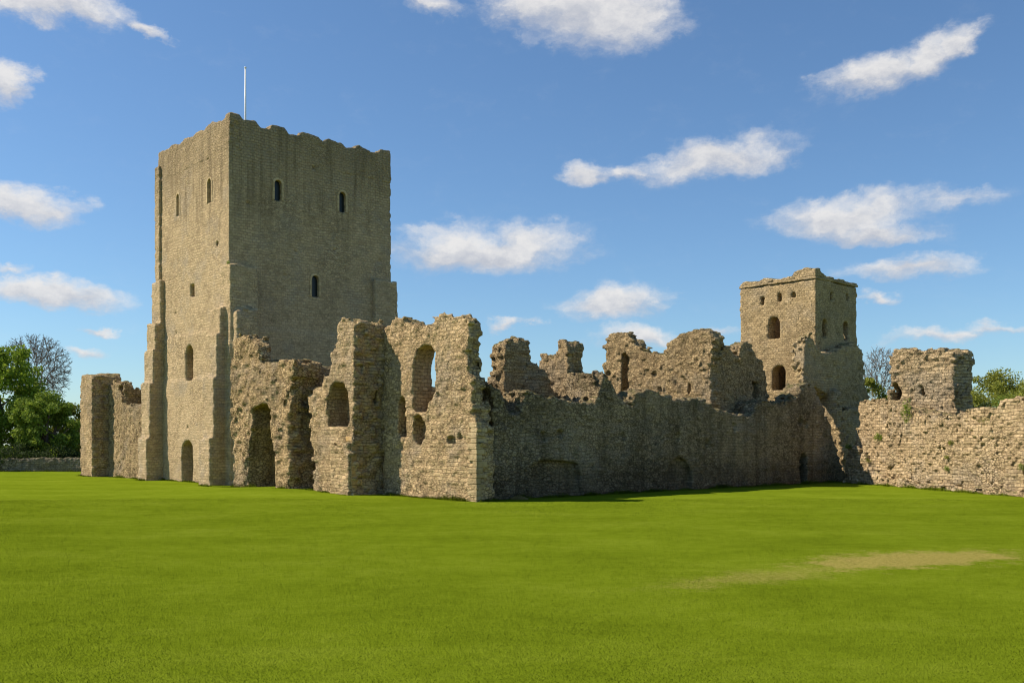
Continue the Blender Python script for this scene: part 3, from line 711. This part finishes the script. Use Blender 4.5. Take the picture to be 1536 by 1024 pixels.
masonry('wall', S, M['gate'], .105, TO, parent=tower, part_of=TO)
S = Solid(rough=.02, edge=.05, stone=.02, seed=82, big=.02)
e_ = .07
S.box(TV0-e_, TV1+e_, TU0-e_, TU0+.9, zc+.005, zc+.22); S.box(TV0-e_, TV0+.9, TU0-e_, TU1+e_, zc+.005, zc+.22); S.box(TV1-.9, TV1+e_, TU0-e_, TU1+e_, zc+.005, zc+.22); S.box(TV0-e_, TV1+e_, TU1-.9, TU1+e_, zc+.005, zc+.22)
masonry('cornice', S, M['gate'], .08, TO, parent=tower, part_of=TO)
S = Solid(rough=.03, edge=.07, stone=.04, seed=83, big=.03)
zt = zc+.225
S.vslab(TV0, TV0+.8, [(TU0, zt)]+[(TU0, zt+.55), (TU0+.8, zt+.75), (TU0+1.9, zt+.62), (TU0+2.2, zt+.2), (TU0+3.2, zt+.18), (TU0+4.0, zt+.25), (TU0+4.8, zt+.42), (TU0+5.3, zt+.2), (TU0+6.5, zt+.3), (TU1, zt+.2)]+[(TU1, zt-.1)], .5)
S.uslab(TU0, TU0+.8, [(TV0, zt), (TV0, zt+.6), (TV0+.8, zt+.65), (TV0+1.4, zt+.2), (TV0+3, zt+.12), (TV1, zt+.1), (TV1, zt-.1)], .4)
masonry('parapet', S, M['gate'], .08, TO, parent=tower, part_of=TO)
S = Solid(rough=.08, edge=.18, stone=.07, seed=84)
S.uslab(2.15, 3.2, pu(2.15, [(1256, 700), (1256, 605), (1236, 588), (1207, 578), (1206, 560), (1208, 512), (1215, 504), (1222, 512), (1231, 527), (1242, 529), (1262, 522), (1283, 514), (1294, 524), (1297, 545), (1297, 580), (1302, 600), (1304, 700)]))
S.uslab(1.5, 2.3, [(39.2, G0), (39.2, 5.6), (41.5, 6.0), (45.0, 5.2), (46.4, 4.2), (46.6, G0)])
masonry('buttress', S, M['gate'], .11, (38.0, 3.0), parent=tower, part_of=TO)
S = Solid(rough=.08, edge=.17, stone=.07, seed=85)
S.vslab(38.5, 39.5, pv(38.5, [(1266, 740), (1263, 700), (1262, 665), (1259, 640), (1256, 618), (1253, 592), (1244, 582), (1236, 578), (1230, 582), (1230, 740)]))
masonry('wall_stub', S, M['gate'], .10, (38.5, 1.5), 'narrow ragged sunlit wall stub at the foot of the right tower', 'wall stub')

# ================================================================== Roman curtain (own direction)
RA = np.array((25.9, 73.3)); RB = np.array((29.7, 56.0)); rd = (RB-RA)/np.linalg.norm(RB-RA); RTH = math.atan2(rd[1], rd[0])
rn = np.array((-rd[1], rd[0]))            # points away from the camera side (to the right)
if rn[0] < 0: rn = -rn
def on_r(px, py):
    a = (px-CX)/F_PX; t = (a*RA[1]-RA[0])/(rd[0]-a*rd[1]); Y = RA[1]+t*rd[1]
    return (t, EYE-(py-HY)/F_PX*Y)
prof = [on_r(*p) for p in [(1267, 735), (1268, 690), (1272, 671), (1284, 664), (1287, 640), (1287, 606), (1300, 602), (1330, 604), (1345, 610), (1362, 611), (1376, 618), (1392, 624), (1420, 625), (1442, 619), (1460, 616), (1478, 613), (1492, 611), (1502, 602), (1514, 596), (1536, 594)]]
S = Solid(rough=.08, edge=.13, stone=.085, seed=91, course=.21, big=.16)
S.uslab(0, 2.0, prof+[(24, 5.75), (30, 5.6), (36, 5.8), (36, G0), (prof[0][0], G0)], .8)
S.uslab(-.45, .6, [(prof[0][0], G0), (0.2, 1.6), (1.2, 2.7), (2.2, 2.2), (3.2, 1.0), (4.5, .6), (9, .25), (20, .2), (36, .2), (36, G0)], 1.0)
def putlog(px, py, r):
    t, z = on_r(px, py); S.ball(t, 0, z, r)
for a in ((1340, 683, .16), (1376, 706, .17), (1425, 700, .14), (1335, 625, .3), (1490, 690, .12), (1400, 660, .1), (1460, 655, .12)): putlog(*a)
me = S.mesh('curtain_wall', .085, (0, 0, 0))
# local frame: x along the wall, y = depth away from the camera
if abs((RTH+math.pi/2)-math.atan2(rn[1], rn[0])) > 1e-3 and np.dot(np.array((-math.sin(RTH), math.cos(RTH))), rn) < 0:
    for_flip = True
else: for_flip = False
cw_o = link('curtain_wall', me, M['roman'], None, (RA[0], RA[1], 0), RTH)
tag(cw_o, 'long pale coursed rubble wall, fully sunlit, along the right edge', 'wall')
def roman_pt(t, d, z): p = RA+rd*t+rn*d; return (float(p[0]), float(p[1]), float(z))
# block standing on the far side
S = Solid(rough=.08, edge=.14, stone=.08, seed=95, course=.22)
S.vslab(33.7, 36.5, pv(33.7, [(1433, 700), (1433, 532), (1428, 526), (1406, 522), (1390, 525), (1360, 526), (1343, 527), (1336, 534), (1335, 560), (1334, 580), (1331, 600), (1331, 700)]))
S.vslab(33, 35.6, pv(33.7, [(1339, 600), (1338, 580), (1342, 571), (1348, 576), (1351, 588), (1350, 600)]), .2, True)
cut_v(S, 33.7, 1381.5, 1385, 580, 592, .8, False)
masonry('bastion', S, M['roman'], .10, (34, -8), 'square block of rubble masonry rising above the long pale wall on the right', 'bastion')

# ================================================================== distant low boundary wall
S = Solid(rough=.05, edge=.08, stone=.06, seed=97, course=.2, big=.05)
S.uslab(0, .5, [(-14, -.5), (-14, 1.35), (-8, 1.45), (-2, 1.4), (4, 1.5), (10, 1.35), (14, 1.4), (14, -.5)], .6)
lw = link('boundary_wall', S.mesh('boundary_wall', .10, (0, 0, 0)), M['low'], None, (-50, 103.5, 0), 0)
tag(lw, 'low grey boundary wall in front of the trees at the far left', 'wall')

# fringes of longer grass against the masonry
fringe(wpos(-2.05, 54.6), wpos(-2.05, 51.5), 0, 500, .1, .3); fringe(wpos(-.6, 51.5), wpos(-.75, 41), 0, 1600, .1, .35)
fringe(wpos(KV0-1.5, 40.7), wpos(KV0-1.5, 39), 0, 400, .1, .3); fringe(wpos(KV0-.14, 39), wpos(KV0-.14, 29), 0, 2600, .12, .42)
fringe(wpos(VD, 27), wpos(VD, uD), 0, 1500, .14, .42); fringe(wpos(VE, 13.5), wpos(VE-.25, uE), 0, 1200, .08, .25)
fringe(wpos(0, 8), wpos(0, 0), 0, 2200, .14, .42); fringe(wpos(0, 0), wpos(1.3, 0), 0, 400, .08, .2)
fringe(wpos(1.3, UL), wpos(38.4, UL), 0, 9000, .12, .4)
fringe(tuple(RA-rn*.45), tuple(RA+rd*34-rn*.45), 0, 9000, .10, .38, .35)
fringe((-64, 103.4), (-36, 103.4), 0, 3000, .1, .4)
co = np.concatenate(co); nb = len(co)//3
grass = link('grass', np_mesh('grass', co, np.arange(nb*3).reshape(-1, 3), False), M['blades'])
tag(grass, 'short green grass blades covering the lawn', 'grass', kind='stuff')

# ================================================================== vegetation
def leaves_mesh(centers, size, up=.3, aspect=.6):
    n = len(centers); d = rng.normal(size=(n, 3)); d[:, 2] = np.abs(d[:, 2])*.7+up*rng.uniform(0, 1, n); d /= np.linalg.norm(d, axis=1)[:, None]
    r = rng.normal(size=(n, 3)); a = np.cross(d, r); a /= np.linalg.norm(a, axis=1)[:, None]; b_ = np.cross(d, a)
    s = size*rng.uniform(.6, 1.35, n)[:, None]
    co = np.stack([centers-a*s*.5, centers+b_*s*aspect*.5+d*s*.08, centers+a*s*.5, centers-b_*s*aspect*.5+d*s*.08], 1).reshape(-1, 3)
    return co, np.arange(n*4).reshape(-1, 4)
def crown_points(n, rx, rz, zc_, seed, clumps=60, spread=.22, low=.0):
    r_ = np.random.default_rng(seed)
    d = r_.normal(size=(clumps, 3)); d /= np.linalg.norm(d, axis=1)[:, None]
    rad = r_.uniform(.35, 1.0, clumps)**.6
    c = d*rad[:, None]*np.array((rx, rx, rz)); 
    k = r_.integers(0, clumps, n); off = r_.normal(size=(n, 3)); off /= np.linalg.norm(off, axis=1)[:, None]
    off *= (r_.uniform(0, 1, n)**.45)[:, None]*spread*rx*r_.uniform(.6, 1.4, clumps)[k][:, None]; off[:, 2] *= .75
    p = c[k]+off; p[:, 2] += zc_
    p = p[p[:, 2] > low]; return p, c+np.array((0, 0, zc_))
def leafy_tree(px, depth, h, rx, mat, label, seed, n=9000, leaf=.3, crown_low=.12, group=None, name='leafy_tree', trunk_r=.25, clumps=70, cat='tree', spread=.24):
    X = (px-CX)/F_PX*depth
    t = empty(name, (X, depth, 0), label, cat, group=group)
    zl = h*crown_low; rz = (h-zl)/2; zc_ = zl+rz
    P, cs = crown_points(n, rx, rz*.92, zc_, seed, clumps, spread, zl*.5)
    co_, f_ = leaves_mesh(P, leaf); link('crown', np_mesh('crown', co_, f_, False), mat, t)
    mb = MB(); mb.tube([(0, 0, -.3), (.05, 0, h*.25), (-.05, .1, h*.55)], [trunk_r, trunk_r*.8, trunk_r*.45], 8)
    for c in cs[::max(1, len(cs)//14)]:
        z0 = h*random.uniform(.18, .5); mb.tube([(0, 0, z0), tuple(Vector((0, 0, z0)).lerp(Vector(c), .5)+Vector((0, 0, .3))), tuple(c)], [trunk_r*.5, trunk_r*.3, .03], 5)
    mb.build('trunk', M['bark'], t, smooth=True); return t
def bare_tree(px, depth, label, seed, fork, centre, radii, tips=1300, trunk=.25, tipr=.022, name='bare_tree'):
    """limbs fork again and again towards twig tips spread through a rounded crown"""
    X = (px-CX)/F_PX*depth; t = empty(name, (X, depth, 0), label, 'tree'); g = np.random.default_rng(seed)
    d = g.normal(size=(tips*2, 3)); d /= np.linalg.norm(d, axis=1)[:, None]; d = d[d[:, 2] > -.75][:tips]
    lump = 1+.10*vn(d[:, 0]*2.5, d[:, 1]*2.5, d[:, 2]*2.5, seed)
    T_ = d*(g.uniform(.10, 1, len(d))**.42*lump)[:, None]*np.array((radii[0], radii[0], radii[1]))+np.array((0, 0, centre))
    mt, mc = MB(), MB()
    mt.tube([(0, 0, -.3), (.05, 0, fork*.5), (0, 0, fork)], [trunk*1.15, trunk, trunk*.85], 9)
    def grow(p, pts, depth_, prev):
        n = len(pts); r0 = max(tipr, trunk*.8*(n/tips)**.5)
        c = pts.mean(0)
        if n == 1:
            e = pts[0]; m = (p+e)/2+g.normal(size=3)*.05*np.linalg.norm(e-p)+prev*.12*np.linalg.norm(e-p); mc.tube([tuple(p), tuple(m), tuple(e)], [r0, r0*.8, tipr*.5], 3); return
        f = .16 if n > tips*.5 else (.30 if n > 40 else .42)
        q = p+(c-p)*f; L = np.linalg.norm(q-p)+1e-6
        q = q+g.normal(size=3)*L*.10; m = (p+q)/2+prev*L*.14
        r1 = max(tipr, trunk*.8*(n*.6/tips)**.5)
        mc.tube([tuple(p), tuple(m), tuple(q)], [r0, (r0+r1)/2, r1], 7 if n > 100 else (4 if n > 12 else 3))
        nd = (q-p)/L
        a_ = pts[g.integers(n)]; b_ = pts[np.argmax(np.linalg.norm(pts-a_, axis=1))]; a_ = pts[np.argmax(np.linalg.norm(pts-b_, axis=1))]
        ax = b_-a_; s_ = (pts-(a_+b_)/2)@ax
        k = s_ > 0 if 0 < (s_ > 0).sum() < n else np.arange(n) < n//2
        grow(q, pts[k], depth_+1, nd); grow(q, pts[~k], depth_+1, nd)
    grow(np.array((0, 0, fork)), T_, 0, np.array((0, 0, 1.)))
    mt.build('trunk', M['bark'], t, smooth=True); mc.build('crown', M['twig'], t, smooth=True); return t
GT = 'trees behind the low boundary wall'
leafy_tree(0, 113, 15.2, 5.2, M['leaf_bright'], 'tallest leafy spring tree, cut by the left edge of the picture', 101, 22000, .36, .06, GT, clumps=110)
leafy_tree(70, 109, 9.6, 3.6, M['leaf_green'], 'rounded green tree standing below the bare crown', 102, 14000, .33, .08, GT, clumps=60)
leafy_tree(36, 111, 8.4, 3.6, M['leaf_green'], 'dark green tree low between the tallest leafy tree and the rounded one', 106, 13000, .33, .05, GT, clumps=50)
leafy_tree(112, 119, 8.2, 3.2, M['leaf_olive'], 'yellow green tree half hidden by the far left pier', 103, 12000, .34, .05, GT)
leafy_tree(-62, 118, 12.0, 5.0, M['leaf_green'], 'leafy tree outside the left edge beside the tallest one', 104, 6000, .4, .05, GT)
bare_tree(53, 122, 'leafless rounded tree rising above the green trees at the far left', 4, 6.6, 12.3, (4.6, 4.8), 4200, .34, .024)
for i, (px, dp, h_, rx) in enumerate(((15, 105.5, 2.9, 2.4), (48, 105.8, 2.3, 2.2), (78, 106, 2.6, 2.3), (104, 106.5, 2.2, 2.0))):
    leafy_tree(px, dp, h_, rx, M['leaf_dark'], ['dark shrub behind the wall at the left edge', 'dark shrub behind the low wall, second from the left', 'dark shrub behind the low wall, third from the left', 'dark shrub behind the low wall next to the pier'][i], 110+i, 3500, .2, .0, 'dark shrubs behind the low wall', 'shrub', .05, 30, 'shrub', .35)
bare_tree(1320, 96, 'leafless upright tree between the right tower and the bastion', 9, 4.6, 9.6, (2.2, 3.3), 1700, .19, .018)
leafy_tree(1313, 88, 9.9, 1.7, M['leaf_olive'], 'olive brown bush just right of the right tower', 120, 9000, .2, .1, None, 'bush', .08, 40, 'bush', .3)
leafy_tree(1500, 80, 9.2, 3.7, M['leaf_olive'], 'large rounded yellow green bush behind the long pale wall', 121, 34000, .17, .1, None, 'bush', .12, 160, 'bush', .2)
leafy_tree(1560, 84, 8.6, 3.0, M['leaf_olive'], 'bush cut by the right edge of the picture, behind the long pale wall', 122, 20000, .22, .1, None, 'bush', .12, 60, 'bush', .26)
leafy_tree(1466, 73, 6.9, 1.2, M['leaf_dark'], 'dark bush tucked against the right side of the bastion', 123, 4500, .16, .1, None, 'bush', .06, 35, 'bush', .3)

def wall_plant(name, px, py, r, mat, label, n, leaf=.09, sx=1.0, sz=.7, off=-.05, pt=None, group='plants growing on the long pale wall'):
    t, z = on_r(px, py)
    loc = roman_pt(t, off, z) if pt is None else pt
    P = rng.normal(size=(n, 3)); P /= np.linalg.norm(P, axis=1)[:, None]; P *= (rng.uniform(0, 1, n)**.5)[:, None]*r
    P[:, 0] *= sx; P[:, 1] *= .45; P[:, 2] *= sz
    P += np.stack([vn(P[:, 0]*4, P[:, 1]*4, P[:, 2]*4, 5)]*3, 1)*.15*r
    stems = MB()
    for _ in range(9):
        e = Vector(P[rng.integers(0, n)]); stems.tube([(0, .1, -.1*r), tuple(e*.5+Vector((0, 0, .08*r))), tuple(e)], [.012, .01, .004], 4)
    root = empty(name, loc, label, 'plant', RTH, group)
    c_, f_ = leaves_mesh(P, leaf, .2, .35); link('leaves', np_mesh('leaves', c_, f_, False), mat, root)
    stems.build('stem', M['bark'], root); return root
wall_plant('wall_plant', 1362, 616, .62, M['leaf_bright'], 'bright green clump on the wall at the foot of the bastion', 900, .09, .8, 1.4, -.1)
wall_plant('wall_plant', 1319, 655, .42, M['leaf_bright'], 'slanting green tuft left of the bastion on the pale wall', 450, .09, 1.2, .9, -.1)
wall_plant('wall_plant', 1276, 669, .35, M['leaf_green'], 'small green plant on the rubble at the left end of the pale wall', 300, .08, 1.3, .6, -.2)
wall_plant('wall_plant', 1303, 690, .50, M['leaf_olive'], 'yellowish weeds low on the wall near its left end', 420, .09, 1.7, .5, -.3)
wall_plant('wall_plant', 1427, 664, .26, M['leaf_olive'], 'topmost of the three small dry tufts below the bastion', 200, .08, 1.1, .8)
wall_plant('wall_plant', 1421, 685, .22, M['leaf_olive'], 'middle of the three small dry tufts below the bastion', 150, .08, 1.2, .6)
wall_plant('wall_plant', 1421, 702, .25, M['leaf_green'], 'lowest of the three small tufts below the bastion', 190, .08, 1.0, .8)
wall_plant('wall_plant', 1534, 700, .34, M['leaf_green'], 'green plant low on the pale wall at the right edge', 300, .08, 1.0, .8)
wall_plant('wall_plant', 1478, 630, .40, M['leaf_olive'], 'sparse dry weeds hanging below the wall top right of the bastion', 260, .07, 1.4, .6)
wall_plant('wall_plant', 1497, 604, .75, M['leaf_green'], 'dark green bushy plant on top of the pale wall near the right edge', 1500, .09, 1.8, .8, .6)
wall_plant('wall_plant', 1322, 730, .30, M['leaf_olive'], 'straggling weeds at the grassy foot of the pale wall', 260, .08, 2.2, .5, -.5)
# dry tuft at the foot of the dark wall
tx = wpos(2.9, -.1); dt = empty('dry_tuft', (tx[0], tx[1], 0), 'low straw coloured grass tuft at the foot of the dark wall', 'grass tuft')
n = 900; ang = rng.uniform(0, 2*np.pi, n); rr = rng.uniform(0, 1, n)**.6*.42
P = np.stack([rr*np.cos(ang)*1.1, rr*np.sin(ang)*.5, rng.uniform(0, .25, n)*(1-rr/.6)], 1)
c_, f_ = leaves_mesh(P, .11, .3, .2); link('stems', np_mesh('stems', c_, f_, False), M['leaf_dry'], dt)
# small sprig on the keep's corner buttress
v_, z_ = on_u(KU0-.45, 349, 397); bx = wpos(-.7, KU0-.3, 16.0)
wall_plant('wall_plant', 0, 0, .28, M['leaf_bright'], 'small green sprig on the ledge of the keep corner buttress', 120, .09, 1.4, .6, 0, bx, 'plants growing on the keep')
